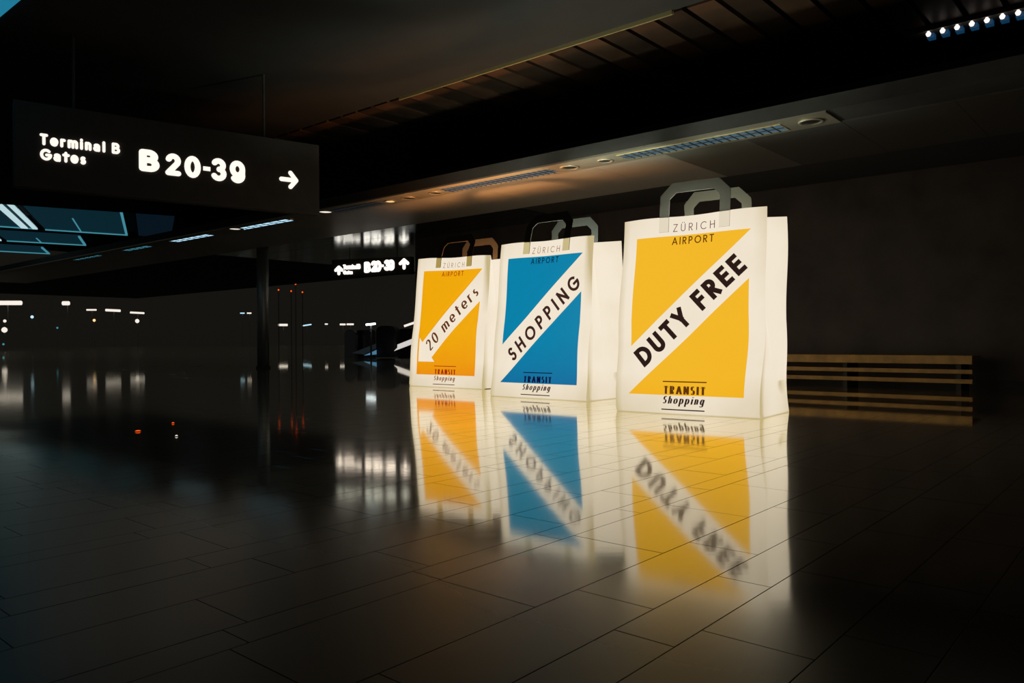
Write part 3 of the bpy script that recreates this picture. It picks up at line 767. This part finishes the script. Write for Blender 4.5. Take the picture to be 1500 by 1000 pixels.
        for sc in s_c:       # the glued end, pasted under a paper patch
            if front_side:
                m = MB()
                for i in range(4):
                    t_a, t_b = 1-.078+.019*i, 1-.078+.019*(i+1)
                    m.quad(Pf(sc-wv/2/Wd, t_a, .0115), Pf(sc+wv/2/Wd, t_a, .0115), Pf(sc+wv/2/Wd, t_b, .0115), Pf(sc-wv/2/Wd, t_b, .0115))
                m.build('handle_end', patch, o, fix=False)
    handle(False); handle(True)
    return root
LAMP = 60
P3 = em('strap_end_light', lin((226, 214, 190)), 1.0); P2 = em('strap_end_tan', lin((200, 184, 134)), 1.0); P1 = em('strap_end_olive', lin((170, 146, 80)), 1.0)
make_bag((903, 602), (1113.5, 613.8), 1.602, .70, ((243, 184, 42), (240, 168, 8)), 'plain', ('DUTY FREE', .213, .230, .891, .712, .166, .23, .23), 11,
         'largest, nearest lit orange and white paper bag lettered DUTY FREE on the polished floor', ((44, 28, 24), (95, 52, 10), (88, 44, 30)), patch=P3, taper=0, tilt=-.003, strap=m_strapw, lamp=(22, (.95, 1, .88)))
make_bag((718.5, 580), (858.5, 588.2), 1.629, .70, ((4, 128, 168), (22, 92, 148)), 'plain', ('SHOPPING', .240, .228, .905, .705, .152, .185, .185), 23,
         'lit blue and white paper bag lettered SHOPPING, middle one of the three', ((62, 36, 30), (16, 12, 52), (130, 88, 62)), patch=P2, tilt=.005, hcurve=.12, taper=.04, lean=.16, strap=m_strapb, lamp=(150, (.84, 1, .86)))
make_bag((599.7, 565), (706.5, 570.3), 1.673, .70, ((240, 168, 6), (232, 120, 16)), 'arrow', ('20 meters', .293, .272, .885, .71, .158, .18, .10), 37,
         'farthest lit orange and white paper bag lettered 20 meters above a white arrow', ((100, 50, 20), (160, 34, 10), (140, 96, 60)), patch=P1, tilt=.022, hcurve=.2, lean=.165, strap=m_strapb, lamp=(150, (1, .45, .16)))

# ------------------------------------------------------------------ far hall: lamps, travelator, pilot lights
m_mast = mat('dark_mast', (.3, .29, .27), .8)
def tube_lamp(x0, x1, y, z, th, label, m=m_far, slope=0):
    Y = (z-CH)*F/(498-.006*(x0-750)-y)
    a = at_y(x0, y, Y); b = at_y(x1, y+slope, Y); r = th/2/F*Y
    o = empty('tube_lamp', (a+b)/2); tag(o, label, 'lamp', 'distant lamps of the dark hall')
    mb = MB(); mb.tube(a, b, r, 10); mb.build('tube', m, o, smooth=False)
    mb = MB(); mb.obox(a+Vector((0, .0, r*1.02)), b-a, Vector((0, r*1.6, 0)), (0, 0, r*.5)); mb.build('housing', m_black, o)
    c = (a+b)/2; mb = MB(); mb.tube(Vector((c.x, c.y+r*1.5, FZ)), Vector((c.x, c.y+r*1.5, c.z+r*1.3)), .03, 6); mb.build('mast', m_mast, o)
tube_lamp(-14, 31, 443.5, 4, 6.5, 'thick white tube lamp cut off by the left frame edge')
tube_lamp(92, 101, 444, 4, 6, 'short white lamp next right of the thick tube at the left edge')
tube_lamp(127, 141, 453.7, 5, 2.4, 'thin short tube lamp, first of the far row of three')
tube_lamp(155, 176, 454, 5, 3.6, 'brightest tube lamp, middle of the far row of three', slope=1)
tube_lamp(191, 211, 457.5, 5, 2.8, 'right tube lamp of the far row of three', slope=1)
tube_lamp(352, 358, 458.5, 4, 1.6, 'pale greenish speck of a lamp left of the steel column', m_blueglow2)
tube_lamp(362, 368, 458.5, 4, 2, 'tiny white lamp just left of the steel column')
tube_lamp(408, 421, 475.8, 3, 3.4, 'short white lamp right of the steel column')
tube_lamp(443, 456, 477, 3, 1.8, 'thin slanted pale lamp between column and moving walkway', m_blueglow2, slope=-2)
tube_lamp(476, 480, 474.5, 3, 2, 'tiny round white lamp left of the pair over the walkway')
tube_lamp(498, 506, 475, 3, 2.6, 'left lamp of the close pair above the moving walkway')
tube_lamp(508, 518, 474.8, 3, 2.6, 'right lamp of the close pair above the moving walkway')
tube_lamp(536, 550, 475.5, 1.08, 3, 'long pale lamp above the black walkway end', em('bright_lamp_glow', lin((225, 240, 250)), 4), slope=-1.5)
tube_lamp(552, 583, 472.2, 4, 4.2, 'bright thick lamp above the black walkway end')
tube_lamp(592, 640, 477.5, 3, 3.4, 'slanted lamp running behind the 20 meters bag', slope=-16)
def spot(px, py, Y, r, m, label, cat='lamp', grp='distant spots of light'):
    c = at_y(px, py, Y); R = r/F*Y
    mb = MB(); mb.lathe(c, [(R*.2, -R), (R*.75, -R*.65), (R, 0), (R*.75, R*.65), (R*.2, R)], 10); o = empty('spot_lamp', c); mb.build('globe', m, o, smooth=True)
    mb = MB(); mb.tube(Vector((c.x, c.y+R*.2, FZ)), c+Vector((0, R*.2, -R*.5)), .015, 6); mb.build('mast', m_mast, o)
    tag(o, label, cat, grp)
spot(7, 470, 60, 2.2, m_far, 'small round white spot below the thick tube lamp')
spot(6.5, 483, 57, 4, m_far, 'larger white spot under the small one at the left edge')
spot(5, 504, 60, 1.5, m_teal_edge, 'tiny teal spot lowest at the left edge')
spot(47, 464, 60, 2.2, m_blueglow2, 'pale blue spot right of the thick tube lamp')
spot(84, 480, 60, 1.4, m_teal_edge, 'tiny cyan spot below the short white lamp')
spot(138, 469, 60, 2, m_warm, 'warm spot below the first far tube lamp')
spot(201, 470, 60, 3, m_far, 'white spot below the right far tube lamp')
for (x, y, w) in ((408, 424.5, 'leftmost and lower'), (433, 416, 'topmost'), (426.5, 426.2, 'middle lower'), (443, 427.8, 'rightmost')):
    spot(x, y, 30, 1.2, m_red, w+' of four tiny orange pilot lights right of the column', 'lamp', 'orange pilot lights')

# floor marker discs near the left, made up for reflected lamp glints
def glint(px, py, r, label, m=m_red):
    c = at_z(px, py, 0.0); mb = MB(); mb.lathe((c.x, c.y, 0), [(r, .0005), (r, .006), (r*.6, .009)], 14); o = empty('floor_glint_disc', (c.x, c.y, 0)); tag(o, label, 'floor glint', 'tiny marker discs added on the floor')
    mb.build('lens', m, o); mb = MB(); mb.lathe((c.x, c.y, 0), [(r*1.4, .0002), (r*1.35, .003), (r*1.05, .004)], 14); mb.build('disc_rim', m_black, o)
glint(202, 632, .017, 'orange marker added on the dark floor, leftmost')
glint(253.5, 620, .009, 'small orange marker added above the white one on the floor')
glint(258.5, 639, .008, 'tiny white marker added between the orange ones and the column', m_far)

# travelator (moving walkway) end, about 30 m away
TY = 27.0
tv = empty('moving_walkway', at_z(566, 498+678/TY, FZ)); tag(tv, 'dark end of a moving walkway with rounded black balustrades left of the bags', 'walkway')
def walk_panel(x0, x1, y0, y1, Y, nm, m, rad=6, th=.35, slant=0, xd=0):
    """upright rounded slab drawn by its pixel box, built at depth Y with real thickness"""
    a = at_y(x0, y1, Y); b = at_y(x1, y0, Y); w = b.x-a.x; hh = b.z-a.z; r = rad/F*Y
    pts = [(0, 0), (w, 0), (w, hh-r)] + [(w-r+r*math.cos(t), hh-r+r*math.sin(t)) for t in [pi/8*i for i in range(5)]] + [(r+r*math.cos(t), hh-r+r*math.sin(t)) for t in [pi/2+pi/8*i for i in range(5)]]
    mb = MB(); mb.prism([(a.x+x+slant*z, a.y, a.z+z) for x, z in pts], Vector((xd, th, 0))); return mb.build(nm, m, tv, bevel=.02)
g = 498+678/TY
walk_panel(551, 579, 477, g, TY, 'newel', m_rubber, 8, 1.2)
walk_panel(583, 625, 481, g, TY+2.5, 'balustrade', m_rubber, 6, .15)
walk_panel(504.5, 520.5, 483, g, TY+4, 'steel_newel', m_glassy, 7, .5)
walk_panel(522, 550, 483, g, TY+5, 'glass_balustrade', mat('dark_blue_glass', (.03, .06, .08), .15, spec=.8), 4, .08)
def bar(pts, Y, w, nm, m):
    P = [at_y(x, y, Y) for x, y in pts]; mb = MB(); mb.prism(P, Vector((0, .08, 0))); mb.build(nm, m, tv)
bar([(577, 514), (582, 509), (582, 504.5), (606, 495), (606, 503)], TY-.3, 0, 'skirt_light', em('skirt_glow', lin((220, 215, 210)), .9))
bar([(533, 520.5), (551, 512.5), (551, 519)], TY-.3, 0, 'skirt_light', em('skirt_glow_blue', lin((80, 130, 165)), .8))
bar([(515, 517), (551, 503), (551, 510), (533, 519)], TY+1, 0, 'skirt_panel', mat('skirt_grey', (.12, .13, .14), .4, metal=.5, emit=lin((30, 36, 40)), es=.6))
